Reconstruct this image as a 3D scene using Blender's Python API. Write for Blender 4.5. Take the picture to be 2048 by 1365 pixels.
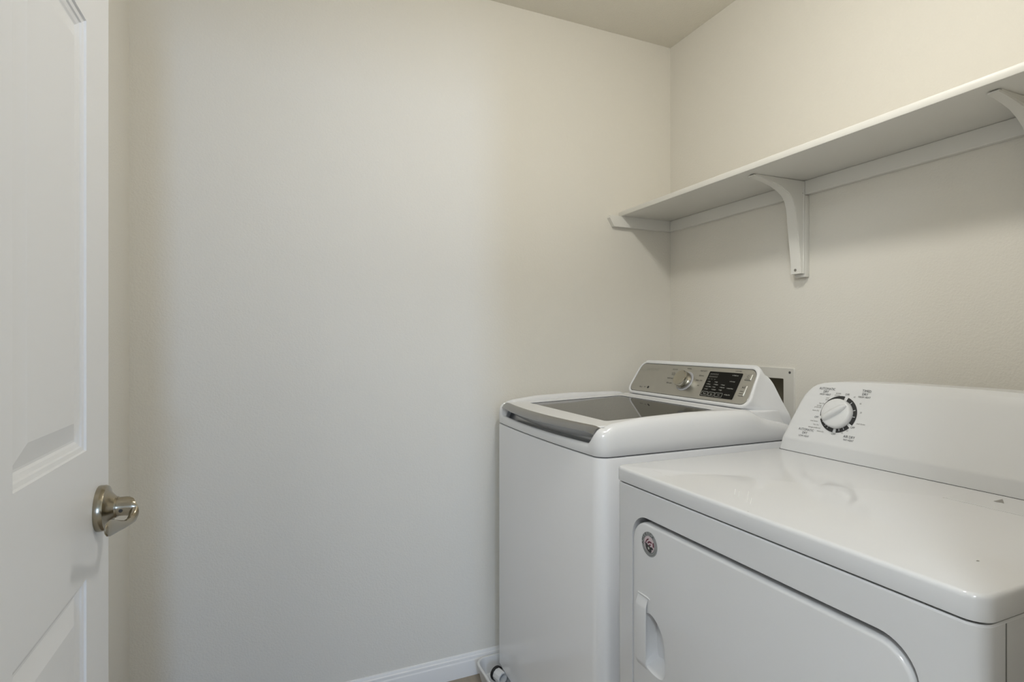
import bpy, bmesh, math, random
from mathutils import Vector

random.seed(4)
for _o in list(bpy.data.objects):
    bpy.data.objects.remove(_o, do_unlink=True)
scene = bpy.context.scene
COL = scene.collection

# ------------------------------------------------------------------ camera
F_PX = 1096.0
TH = math.atan(477 / 1096.0)
CAM_Z = 1.205
cam_d = bpy.data.cameras.new('camera')
cam_d.sensor_width = 36.0
cam_d.lens = F_PX / 2048 * 36.0
cam_d.clip_start = 0.02
cam = bpy.data.objects.new('camera', cam_d)
cam.location = (0, 0, CAM_Z)
cam.rotation_euler = (math.pi / 2, 0, -TH)
COL.objects.link(cam)
scene.camera = cam

# ------------------------------------------------------------------ world, light levels, exposure
world = bpy.data.worlds.new('world')
scene.world = world
world.use_nodes = True
world.node_tree.nodes['Background'].inputs[0].default_value = (0.8, 0.9, 1.0, 1)
world.node_tree.nodes['Background'].inputs[1].default_value = 0.3
LAMP_COLOR = (1.0, 0.98, 0.92)
LAMP_POWER = 90.0        # emission strength of the ceiling lamp's globe
WIN_COLOR = (0.45, 0.64, 1.0)
WIN_POWER = 24.5
FILL_POWER = 58.0       # added fill light in the hall, out of view
FILL_COLOR = (0.84, 0.92, 1.0)         # cool tint of the added hall fill
scene.view_settings.view_transform = 'Standard'
scene.view_settings.look = 'None'
scene.view_settings.gamma = 1.0
scene.view_settings.use_curve_mapping = False
scene.view_settings.exposure = 0.21

# ------------------------------------------------------------------ materials
def mat(name, color, rough=0.5, metal=0.0, spec=0.5, coat=0.0, coat_rough=0.05,
        bump=None, emit=None, vary=None, aniso=0.0):
    m = bpy.data.materials.new(name)
    m.use_nodes = True
    nt = m.node_tree
    b = nt.nodes['Principled BSDF']
    b.inputs['Base Color'].default_value = (*color, 1)
    b.inputs['Roughness'].default_value = rough
    b.inputs['Metallic'].default_value = metal
    b.inputs['Specular IOR Level'].default_value = spec
    b.inputs['Coat Weight'].default_value = coat
    b.inputs['Coat Roughness'].default_value = coat_rough
    b.inputs['Anisotropic'].default_value = aniso
    tc = nt.nodes.new('ShaderNodeTexCoord')
    if emit:
        b.inputs['Emission Color'].default_value = (*emit[0], 1)
        b.inputs['Emission Strength'].default_value = emit[1]
    if bump:
        scale, strength, dist = bump[:3]
        n = nt.nodes.new('ShaderNodeTexNoise')
        n.inputs['Scale'].default_value = scale
        n.inputs['Detail'].default_value = 3.0
        nt.links.new(tc.outputs['Object'], n.inputs['Vector'])
        if len(bump) > 3:
            mp = nt.nodes.new('ShaderNodeMapping')
            mp.inputs['Scale'].default_value = bump[3]
            nt.links.new(tc.outputs['Object'], mp.inputs['Vector'])
            nt.links.new(mp.outputs['Vector'], n.inputs['Vector'])
        bp = nt.nodes.new('ShaderNodeBump')
        bp.inputs['Strength'].default_value = strength
        bp.inputs['Distance'].default_value = dist
        nt.links.new(n.outputs['Fac'], bp.inputs['Height'])
        nt.links.new(bp.outputs['Normal'], b.inputs['Normal'])
    if vary:
        c2, scale, sc3 = vary
        n2 = nt.nodes.new('ShaderNodeTexNoise')
        n2.inputs['Scale'].default_value = scale
        n2.inputs['Detail'].default_value = 4.0
        mp = nt.nodes.new('ShaderNodeMapping')
        mp.inputs['Scale'].default_value = sc3
        nt.links.new(tc.outputs['Object'], mp.inputs['Vector'])
        nt.links.new(mp.outputs['Vector'], n2.inputs['Vector'])
        mx = nt.nodes.new('ShaderNodeMix')
        mx.data_type = 'RGBA'
        mx.inputs['A'].default_value = (*color, 1)
        mx.inputs['B'].default_value = (*c2, 1)
        nt.links.new(n2.outputs['Fac'], mx.inputs['Factor'])
        nt.links.new(mx.outputs['Result'], b.inputs['Base Color'])
    return m

WALLC = (0.80, 0.77, 0.70)
M_WALL = mat('wall_paint', WALLC, 0.6, bump=(190, 0.45, 0.0020), spec=0.35)
M_CEIL = mat('ceiling_paint', (0.78, 0.745, 0.66), 0.8, bump=(170, 0.6, 0.003), spec=0.3)
M_TRIM = mat('trim_white', (0.84, 0.83, 0.81), 0.35)
M_DOOR = mat('door_white', (0.84, 0.84, 0.845), 0.38, bump=(60, 0.04, 0.001))
M_SHELF = mat('shelf_white', (0.80, 0.785, 0.735), 0.42)
M_PLANK = [mat('plank_%d' % i, c, 0.45, bump=(30, 0.1, 0.001, (12, 1, 1)),
               vary=(tuple(k * 0.7 for k in c), 6, (10, 0.8, 1)))
           for i, c in enumerate([(0.36, 0.30, 0.22), (0.32, 0.265, 0.20), (0.39, 0.33, 0.25)])]
M_SUB = mat('subfloor', (0.14, 0.12, 0.10), 0.8)
M_HALLF = mat('hall_carpet', (0.42, 0.38, 0.33), 0.95, bump=(300, 0.6, 0.004))
M_WASH = mat('washer_enamel', (0.84, 0.84, 0.85), 0.12)
M_WPLAS = mat('washer_plastic', (0.79, 0.79, 0.795), 0.22, coat=0.2)
M_DRY = mat('dryer_enamel', (0.71, 0.71, 0.715), 0.09, spec=0.55)
M_DPLAS = mat('dryer_plastic', (0.70, 0.70, 0.695), 0.3)
M_DARK = mat('gap_dark', (0.05, 0.05, 0.05), 0.7)
M_GLASS = mat('lid_smoked_glass', (0.02, 0.02, 0.016), 0.03, spec=0.22)
M_STEEL = mat('brushed_panel', (0.47, 0.46, 0.425), 0.32, metal=0.85, bump=(60, 0.03, 0.0005, (1, 1, 30)))
M_CHROME = mat('satin_chrome', (0.33, 0.33, 0.33), 0.24, metal=1.0)
M_KNOBM = mat('knob_metal', (0.44, 0.42, 0.36), 0.16, metal=1.0)
M_BLACK = mat('display_black', (0.006, 0.006, 0.005), 0.25, spec=0.15)
M_PRINTD = mat('print_dark', (0.03, 0.03, 0.03), 0.5)
M_PRINTG = mat('print_grey', (0.22, 0.21, 0.19), 0.5)
M_PRINTF = mat('print_faint', (0.36, 0.35, 0.31), 0.4)
M_PRINTW = mat('print_white', (0.55, 0.55, 0.5), 0.5)
M_RING = mat('dial_ring', (0.46, 0.46, 0.48), 0.2)
M_NICKEL = mat('satin_nickel', (0.37, 0.33, 0.255), 0.2, metal=1.0)
M_SCREW = mat('screw_metal', (0.35, 0.34, 0.32), 0.35, metal=1.0)
M_PLATE = mat('outlet_plastic', (0.70, 0.68, 0.63), 0.4)
M_BOXIN = mat('outlet_inside', (0.20, 0.18, 0.13), 0.6)
M_PVC = mat('pvc_white', (0.78, 0.78, 0.77), 0.3)
M_RUBBER = mat('black_rubber', (0.008, 0.008, 0.008), 0.5)
M_SILVER = mat('badge_silver', (0.36, 0.37, 0.37), 0.35, metal=0.4)
M_PINK = mat('badge_pale', (0.62, 0.52, 0.54), 0.4)
M_MAROON = mat('badge_maroon', (0.12, 0.012, 0.03), 0.4)
M_SCUFF = mat('scuff_grey', (0.30, 0.29, 0.27), 0.6)
M_SEAM = mat('seam_grey', (0.22, 0.22, 0.21), 0.6)
M_SCRATCH = mat('scratch_white', (0.95, 0.95, 0.93), 0.3)
M_GLOBE = mat('lamp_globe', (0.9, 0.88, 0.8), 0.4, emit=(LAMP_COLOR, LAMP_POWER))
M_FILL = mat('hall_fill_glow', (0.9, 0.9, 0.9), 0.4, emit=(FILL_COLOR, FILL_POWER))
M_PANE = mat('window_daylight', (0.8, 0.9, 1.0), 0.4, emit=(WIN_COLOR, WIN_POWER))

# ------------------------------------------------------------------ helpers
def wloc(o):
    v = Vector(o.location)
    p = o.parent
    while p:
        v += Vector(p.location)
        p = p.parent
    return v

def mk(name, verts, faces, material, parent=None, smooth=30, origin=None):
    """one mesh object from world-space verts (no rotations anywhere)"""
    vs = [Vector(v) for v in verts]
    if origin is None:
        lo = Vector([min(v[i] for v in vs) for i in range(3)])
        hi = Vector([max(v[i] for v in vs) for i in range(3)])
        origin = (lo + hi) / 2
    origin = Vector(origin)
    me = bpy.data.meshes.new(name)
    me.from_pydata([v - origin for v in vs], [], faces)
    bm = bmesh.new()
    bm.from_mesh(me)
    bmesh.ops.recalc_face_normals(bm, faces=bm.faces)
    bm.to_mesh(me)
    bm.free()
    mats = material if isinstance(material, (list, tuple)) else [material]
    for m in mats:
        me.materials.append(m)
    if smooth:
        me.shade_smooth()
        me.set_sharp_from_angle(angle=math.radians(smooth))
    me.update()
    o = bpy.data.objects.new(name, me)
    COL.objects.link(o)
    if parent:
        o.parent = parent
        o.location = origin - wloc(parent)
    else:
        o.location = origin
    return o

def mkbm(name, bm, material, parent=None, smooth=30, origin=None):
    bm.verts.index_update()
    vs = [v.co.copy() for v in bm.verts]
    fs = [[v.index for v in f.verts] for f in bm.faces]
    bm.free()
    return mk(name, vs, fs, material, parent, smooth, origin)

def box_bm(x0, x1, y0, y1, z0, z1, bev=0.0, seg=2):
    bm = bmesh.new()
    bmesh.ops.create_cube(bm, size=1)
    for v in bm.verts:
        v.co = Vector(((x0 + x1) / 2 + v.co.x * (x1 - x0), (y0 + y1) / 2 + v.co.y * (y1 - y0),
                       (z0 + z1) / 2 + v.co.z * (z1 - z0)))
    if bev > 0:
        bmesh.ops.bevel(bm, geom=list(bm.edges), offset=bev, segments=seg, profile=0.5, affect='EDGES')
    return bm

def box(name, x0, x1, y0, y1, z0, z1, material, parent=None, bev=0.0, seg=2):
    return mkbm(name, box_bm(x0, x1, y0, y1, z0, z1, bev, seg), material, parent)

def loft(loops, cap0=True, cap1=True, closed=True):
    n = len(loops[0])
    vs = [p for l in loops for p in l]
    fs = []
    for k in range(len(loops) - 1):
        for i in range(n if closed else n - 1):
            j = (i + 1) % n
            fs.append((k * n + i, k * n + j, (k + 1) * n + j, (k + 1) * n + i))
    if cap0:
        fs.append(tuple(range(n)))
    if cap1:
        fs.append(tuple((len(loops) - 1) * n + i for i in range(n)))
    return vs, fs

def empty(name, loc, label=None, cat=None, group=None, kind=None, parent=None):
    o = bpy.data.objects.new(name, None)
    COL.objects.link(o)
    o.empty_display_size = 0.1
    if parent:
        o.parent = parent
        o.location = Vector(loc) - wloc(parent)
    else:
        o.location = loc
    return tag(o, label, cat, group, kind)

def tag(o, label=None, cat=None, group=None, kind=None):
    if label: o['label'] = label
    if cat: o['category'] = cat
    if group: o['group'] = group
    if kind: o['kind'] = kind
    return o

def struct(o, label):
    return tag(o, label, kind='structure')

def rrect(a0, a1, b0, b1, r, n=6, na=1, nb=1):
    """rounded rectangle, counter-clockwise in (a,b); na/nb subdivisions of straight sides"""
    pts = []
    def side(p, q, k):
        for i in range(1, k):
            pts.append((p[0] + (q[0] - p[0]) * i / k, p[1] + (q[1] - p[1]) * i / k))
    def arc(ca, cb, s):
        for i in range(n + 1):
            t = s + (math.pi / 2) * i / n
            pts.append((ca + r * math.cos(t), cb + r * math.sin(t)))
    arc(a0 + r, b0 + r, math.pi)
    side((a0 + r, b0), (a1 - r, b0), na)
    arc(a1 - r, b0 + r, 1.5 * math.pi)
    side((a1, b0 + r), (a1, b1 - r), nb)
    arc(a1 - r, b1 - r, 0)
    side((a1 - r, b1), (a0 + r, b1), na)
    arc(a0 + r, b1 - r, 0.5 * math.pi)
    side((a0, b1 - r), (a0, b0 + r), nb)
    return pts

def frame(O, up):
    """map (a to the image right = -Y, b up the slope, h off the face)"""
    O = Vector(O); up = Vector(up).normalized(); r = Vector((0, -1, 0))
    n = Vector((-up.z, 0, up.x))
    return lambda a, b, h=0.0: O + r * a + up * b + n * h

def lathe(fr, a, b, prof, n=40, cap0=False, cap1=True):
    loops = []
    for (r, h) in prof:
        loops.append([fr(a + r * math.cos(2 * math.pi * i / n), b + r * math.sin(2 * math.pi * i / n), h)
                      for i in range(n)])
    return loft(loops, cap0, cap1)

_txt = {}
def text2d(s, size, align='CENTER'):
    key = (s, align)
    if key not in _txt:
        cu = bpy.data.curves.new('t', 'FONT')
        cu.body = s
        cu.size = 1.0
        cu.align_x = align
        cu.align_y = 'CENTER'
        cu.resolution_u = 2
        ob = bpy.data.objects.new('t', cu)
        COL.objects.link(ob)
        dg = bpy.context.evaluated_depsgraph_get()
        me = ob.evaluated_get(dg).to_mesh()
        _txt[key] = ([(v.co.x, v.co.y) for v in me.vertices], [tuple(p.vertices) for p in me.polygons])
        ob.evaluated_get(dg).to_mesh_clear()
        bpy.data.objects.remove(ob, do_unlink=True)
        bpy.data.curves.remove(cu)
    vs, fs = _txt[key]
    return [(x * size, y * size) for x, y in vs], fs

class Print:
    """flat print collected into one mesh"""
    def __init__(self, fr, h=0.0004):
        self.fr, self.h, self.v, self.f, self.multi = fr, h, [], [], False
    def poly(self, pts, h=None):
        k = len(self.v)
        self.multi = self.multi or k > 0
        self.v += [self.fr(a, b, self.h if h is None else h) for a, b in pts]
        self.f.append(tuple(range(k, k + len(pts))))
    def text(self, s, a, b, size, align='CENTER', rot=0.0, sx=1.0):
        vs, fs = text2d(s, size, align)
        k = len(self.v)
        self.multi = self.multi or k > 0 or len(s) > 1
        c, sn = math.cos(rot), math.sin(rot)
        self.v += [self.fr(a + x * sx * c - y * sn, b + x * sx * sn + y * c, self.h) for x, y in vs]
        self.f += [tuple(i + k for i in f) for f in fs]
    def rect(self, a0, a1, b0, b1):
        self.multi = self.multi or len(self.v) > 0
        self.poly([(a0, b0), (a1, b0), (a1, b1), (a0, b1)])
    def ring(self, a0, a1, b0, b1, w):
        self.rect(a0, a1, b0, b0 + w); self.rect(a0, a1, b1 - w, b1)
        self.rect(a0, a0 + w, b0 + w, b1 - w); self.rect(a1 - w, a1, b0 + w, b1 - w)
    def arc(self, a, b, r0, r1, t0, t1, n=24):
        k = len(self.v)
        self.multi = self.multi or k > 0
        for i in range(n + 1):
            t = math.radians(t0 + (t1 - t0) * i / n)
            for r in (r0, r1):
                self.v.append(self.fr(a + r * math.cos(t), b + r * math.sin(t), self.h))
        for i in range(n):
            self.f.append((k + 2 * i, k + 2 * i + 1, k + 2 * i + 3, k + 2 * i + 2))
    def build(self, name, material, parent):
        return tag(mk(name, self.v, self.f, material, parent, smooth=0), kind='stuff' if self.multi else None)

def boolean(o, cutter, sharp=30):
    md = o.modifiers.new('cut', 'BOOLEAN')
    md.object = cutter
    md.operation = 'DIFFERENCE'
    md.solver = 'EXACT'
    bpy.context.view_layer.update()
    dg = bpy.context.evaluated_depsgraph_get()
    me = bpy.data.meshes.new_from_object(o.evaluated_get(dg))
    o.modifiers.clear()
    old = o.data
    o.data = me
    me.name = old.name
    bpy.data.meshes.remove(old)
    bpy.data.objects.remove(cutter, do_unlink=True)
    me.shade_smooth()
    me.set_sharp_from_angle(angle=math.radians(sharp))

def lerp_tab(tab, x):
    if x <= tab[0][0]: return tab[0][1]
    for (x0, y0), (x1, y1) in zip(tab, tab[1:]):
        if x <= x1:
            return y0 + (y1 - y0) * (x - x0) / (x1 - x0)
    return tab[-1][1]

def sstep(a, b, x):
    t = max(0.0, min(1.0, (x - a) / (b - a)))
    return t * t * (3 - 2 * t)

def strip(name, pts, w, material, parent=None):
    """extrude a profile (list of 3D points, open loop closed) along vector w"""
    w = Vector(w)
    return mk(name, *loft([[Vector(p) for p in pts], [Vector(p) + w for p in pts]]), material, parent)

# ------------------------------------------------------------------ room shell
XL, XR, YB, YF, ZC = -0.38, 1.558, 1.88, 0.24, 2.459
WT = 0.12
HX0, HX1, HY = -1.0, 1.25, -5.8
DX0, DX1, DZ = -0.29, 0.60, 2.05
struct(box('wall_back', XL - WT, XR + WT, YB, YB + WT, -0.05, ZC + WT, M_WALL), 'beige textured wall behind the washer')
struct(box('wall_left', XL - WT, XL, YF, YB, -0.05, ZC + WT, M_WALL), 'beige wall behind the open white door')
struct(box('wall_right', XR, XR + WT, YF, YB, -0.05, ZC + WT, M_WALL), 'beige wall carrying the white shelf')
# entry wall with the doorway in which the camera stands
bm = bmesh.new()
def add(bm, b):
    off = len(bm.verts)
    b.verts.index_update()
    nv = [bm.verts.new(v.co) for v in b.verts]
    for f in b.faces:
        bm.faces.new([nv[v.index] for v in f.verts])
    b.free()
add(bm, box_bm(HX0 - WT, DX0 - 0.02, YF - WT, YF, -0.05, ZC + WT))
add(bm, box_bm(DX1 + 0.02, XR + WT, YF - WT, YF, -0.05, ZC + WT))
add(bm, box_bm(DX0 - 0.02, DX1 + 0.02, YF - WT, YF, DZ + 0.02, ZC + WT))
struct(mkbm('wall_front', bm, M_WALL, smooth=0), 'beige entry wall with the doorway opening')
bm = bmesh.new()
add(bm, box_bm(DX0 - 0.02, DX0, YF - WT - 0.005, YF + 0.005, 0, DZ + 0.02))
add(bm, box_bm(DX1, DX1 + 0.02, YF - WT - 0.005, YF + 0.005, 0, DZ + 0.02))
add(bm, box_bm(DX0, DX1, YF - WT - 0.005, YF + 0.005, DZ, DZ + 0.02))
struct(mkbm('trim_1', bm, M_TRIM, smooth=0), 'white door jamb lining the doorway')
struct(box('ceiling', XL - WT, XR + WT, YF, YB, ZC, ZC + WT, M_CEIL), 'beige textured ceiling')
# hall behind the camera, daylight window at its end
struct(box('wall_hall_left', HX0 - WT, HX0, HY, YF - WT, -0.05, ZC + WT, M_WALL), 'hall wall left of the doorway')
struct(box('wall_hall_right', HX1, HX1 + WT, HY, YF - WT, -0.05, ZC + WT, M_WALL), 'hall wall right of the doorway')
struct(box('ceiling_hall', HX0 - WT, XR + WT, HY, YF - WT, ZC, ZC + WT, M_CEIL), 'hall ceiling')
WX0, WX1, WZ0, WZ1 = -0.25, 0.45, 0.55, 2.1
bm = bmesh.new()
add(bm, box_bm(HX0 - WT, WX0, HY - WT, HY, -0.05, ZC + WT))
add(bm, box_bm(WX1, HX1 + WT, HY - WT, HY, -0.05, ZC + WT))
add(bm, box_bm(WX0, WX1, HY - WT, HY, -0.05, WZ0))
add(bm, box_bm(WX0, WX1, HY - WT, HY, WZ1, ZC + WT))
struct(mkbm('wall_hall_end', bm, M_WALL, smooth=0), 'hall end wall around the window')
win = empty('window_1', (0.1, HY - 0.05, WZ0), 'bright daylight window at the end of the hall', kind='structure')
mk('window_pane', [(WX0, HY - 0.05, WZ0), (WX1, HY - 0.05, WZ0), (WX1, HY - 0.05, WZ1), (WX0, HY - 0.05, WZ1)],
   [(0, 1, 2, 3)], M_PANE, win, smooth=0)
for nm, c in (('frame_rail', (WX0, WX1, WZ0, WZ0 + 0.04)), ('frame_rail', (WX0, WX1, WZ1 - 0.04, WZ1)),
              ('frame_stile', (WX0, WX0 + 0.04, WZ0 + 0.04, WZ1 - 0.04)),
              ('frame_stile', (WX1 - 0.04, WX1, WZ0 + 0.04, WZ1 - 0.04)),
              ('frame_rail', (WX0 + 0.04, WX1 - 0.04, 1.30, 1.34))):
    box(nm, c[0], c[1], HY - 0.048, HY - 0.01, c[2], c[3], M_TRIM, win, bev=0.004)

# floor of wood-look planks in the room, carpet in the hall
fl = struct(box('floor', XL - WT, XR + WT, YF - WT, YB + WT, -0.06, -0.006, M_SUB), 'wood-look plank floor')
PW = 0.18
x = XL
k = 0
while x < XR - 0.01:
    y = YF - WT - 0.05 - random.random() * 0.6
    x1 = min(x + PW - 0.0015, XR)
    while y < YB:
        ya, yb = max(y, YF - WT), min(y + 0.95, YB)
        if yb - ya > 0.03:
            box('plank', x, x1, ya + 0.0006, yb - 0.0006, -0.0055, 0.0, M_PLANK[k % 3], fl, bev=0.0008, seg=1)
        k += 1
        y += 0.95
    x += PW
    k += 1
struct(box('floor_hall', HX0 - WT, XR + WT, HY - WT, YF - WT, -0.06, 0.0, M_HALLF), 'carpeted hall floor')

# baseboards with an ogee top
BBP = [(0, 0), (0.013, 0), (0.013, 0.052), (0.0125, 0.054), (0.010, 0.057), (0.0095, 0.063), (0.009, 0.066),
       (0.006, 0.069), (0.005, 0.074), (0.003, 0.077), (0, 0.078)]
struct(strip('baseboard_back', [(XL, YB - a, b) for a, b in BBP], (XR - XL, 0, 0), M_TRIM), 'white baseboard along the back wall')
struct(strip('baseboard_right', [(XR - a, YF, b) for a, b in BBP], (0, YB - YF - 0.014, 0), M_TRIM), 'white baseboard behind the appliances')
struct(strip('baseboard_left', [(XL + a, YF, b) for a, b in BBP], (0, YB - YF - 0.014, 0), M_TRIM), 'white baseboard behind the open door')

# ------------------------------------------------------------------ ceiling lamp (above the frame)
LX, LY = 0.68, 0.80
lamp = empty('ceiling_lamp', (LX, LY, ZC), 'small semi-flush ceiling lamp with frosted dome above the appliances', 'lamp')
fr_dn = lambda a, b, h=0.0: Vector((LX + a, LY + b, ZC - h))
mk('canopy', *lathe(fr_dn, 0, 0, [(0.06, 0), (0.06, 0.012), (0.03, 0.022), (0.010, 0.026), (0.010, 0.13), (0.03, 0.14),
                                  (0.078, 0.155), (0.080, 0.172), (0.072, 0.174)], 40, True, False), M_NICKEL, lamp)
gl = [(0.072 * math.cos(t), 0.172 + 0.085 * math.sin(t)) for t in [math.radians(9.9 * i) for i in range(9)]] + [(0.002, 0.257)]
mk('dome', *lathe(fr_dn, 0, 0, gl, 32, False, True), M_GLOBE, lamp)
hl = empty('hall_fill_light', (-0.64, -0.75, ZC), 'added fill light, a wide round frosted disc in the hall behind the doorway', 'lamp')  # invented fill source behind the camera, brightens shaded areas and appliance fronts
fr_h = lambda a, b, h=0.0: Vector((-0.64 + a, -0.75 + b, ZC - h))
mk('rim', *lathe(fr_h, 0, 0, [(0.24, 0), (0.24, 0.03), (0.225, 0.035), (0.22, 0.03)], 48, False, False), M_TRIM, hl)
mk('diffuser', *lathe(fr_h, 0, 0, [(0.22, 0.028), (0.19, 0.055), (0.13, 0.075), (0.06, 0.085), (0.004, 0.087)], 48, False, True), M_FILL, hl)

# ------------------------------------------------------------------ open panelled door with lever
DF, DT = -0.25, 0.035
door = empty('door_1', (DF - DT / 2, 0.68, 0.012), 'open white six-panel door with satin nickel lever', kind='structure')
YS = [0.26, 0.376, 0.623, 0.733, 0.980, 1.096]
ZS = [0.012, 0.24, 0.858, 1.045, 1.672, 1.79, 1.925, 2.035]
bm = bmesh.new()
XF, XB = DF, DF - DT
for face_x in (XF, XB):
    for i in range(5):
        for j in range(7):
            if i in (1, 3) and j in (1, 3, 5):
                continue
            bm.faces.new([bm.verts.new((face_x, y, z)) for y, z in
                          ((YS[i], ZS[j]), (YS[i + 1], ZS[j]), (YS[i + 1], ZS[j + 1]), (YS[i], ZS[j + 1]))])
for a, b in (((YS[0], ZS[0]), (YS[-1], ZS[0])), ((YS[-1], ZS[0]), (YS[-1], ZS[-1])),
             ((YS[-1], ZS[-1]), (YS[0], ZS[-1])), ((YS[0], ZS[-1]), (YS[0], ZS[0]))):
    bm.faces.new([bm.verts.new(p) for p in ((XF, *a), (XF, *b), (XB, *b), (XB, *a))])
bmesh.ops.remove_doubles(bm, verts=bm.verts, dist=1e-5)
mkbm('slab', bm, M_DOOR, door, smooth=20)
PP = [(0, 0), (0.0015, -0.0028), (0.007, -0.0040), (0.0085, -0.0062), (0.0135, -0.0080), (0.0165, -0.0100), (0.0195, -0.0100),
      (0.044, -0.0030), (0.046, -0.0025)]
for i in (1, 3):
    for j in (1, 3, 5):
        loops = []
        def rect_at(ins, xx):
            return [Vector((xx, YS[i] + ins, ZS[j] + ins)), Vector((xx, YS[i + 1] - ins, ZS[j] + ins)),
                    Vector((xx, YS[i + 1] - ins, ZS[j + 1] - ins)), Vector((xx, YS[i] + ins, ZS[j + 1] - ins))]
        for ins, d in reversed(PP):
            loops.append(rect_at(ins, XB - d))
        for ins, d in PP:
            loops.append(rect_at(ins, XF + d))
        mk('panel', *loft(loops), M_DOOR, door, smooth=12)
# lever handle, axis +X from the door face
KY, KZ = 1.041, 0.9435
def fr_door(a, b, h=0.0):
    return Vector((DF + h, KY + a, KZ + b))
hd = mk('door_handle', *lathe(fr_door, 0, 0, [(0.0350, 0.0), (0.0354, 0.002), (0.0352, 0.0085), (0.0338, 0.0115), (0.028, 0.0135),
                                              (0.0225, 0.017), (0.0168, 0.0225), (0.0162, 0.025)], 56, True, True), M_NICKEL, door)
def tube_sections(secs, n=24):
    """secs: (center, u-axis, ru, v-axis, rv)"""
    loops = []
    for c, u, ru, v, rv in secs:
        c, u, v = Vector(c), Vector(u).normalized(), Vector(v).normalized()
        loops.append([c + u * ru * math.cos(2 * math.pi * i / n) + v * rv * math.sin(2 * math.pi * i / n) for i in range(n)])
    return loft(loops)
zv = (0, 0, 1)
def P(dx, dy, dz=0.0): return (DF + dx, KY + dy, KZ + dz)
secs = [(P(0.0245, 0), (0, 1, 0), 0.0150, zv, 0.0150), (P(0.028, 0), (0, 1, 0), 0.0146, zv, 0.0146),
        (P(0.035, 0), (0, 1, 0), 0.0148, zv, 0.0148), (P(0.0405, -0.0005, -0.0005), (-0.2, 1, 0), 0.0148, zv, 0.0150),
        (P(0.0455, -0.004, -0.002), (-0.6, 1, 0), 0.0130, zv, 0.0150), (P(0.0485, -0.011, -0.0072), (-1, 0.5, 0), 0.0080, zv, 0.0125),
        (P(0.0483, -0.020, -0.0135), (-1, 0.1, 0), 0.0060, zv, 0.0085), (P(0.0468, -0.033, -0.0160), (-1, -0.1, 0), 0.0050, zv, 0.0056),
        (P(0.0445, -0.054, -0.0140), (-1, -0.15, 0), 0.0044, zv, 0.0060), (P(0.0425, -0.076, -0.0090), (-1, -0.15, 0), 0.0042, zv, 0.0082),
        (P(0.0412, -0.098, -0.0035), (-1, -0.1, 0), 0.0040, zv, 0.0108), (P(0.0405, -0.115, 0.0000), (-1, 0, 0), 0.0036, zv, 0.0115),
        (P(0.0400, -0.128, 0.0018), (-1, 0.1, 0), 0.0030, zv, 0.0095), (P(0.0398, -0.1345, 0.0024), (-1, 0.1, 0), 0.0018, zv, 0.0055),
        (P(0.0397, -0.1365, 0.0026), (-1, 0.1, 0), 0.0006, zv, 0.0016)]
mk('lever', *tube_sections(secs, 28), M_NICKEL, hd, smooth=60)
fr_side = lambda a, b, h=0.0: Vector((DF + 0.0315 + a, KY - 0.0146 - h, KZ - 0.0035 + b))
mk('set_screw', *lathe(fr_side, 0, 0, [(0.0026, 0.0), (0.0026, 0.0008), (0.0012, 0.0009)], 14, False, True), M_DARK, hd)

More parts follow.
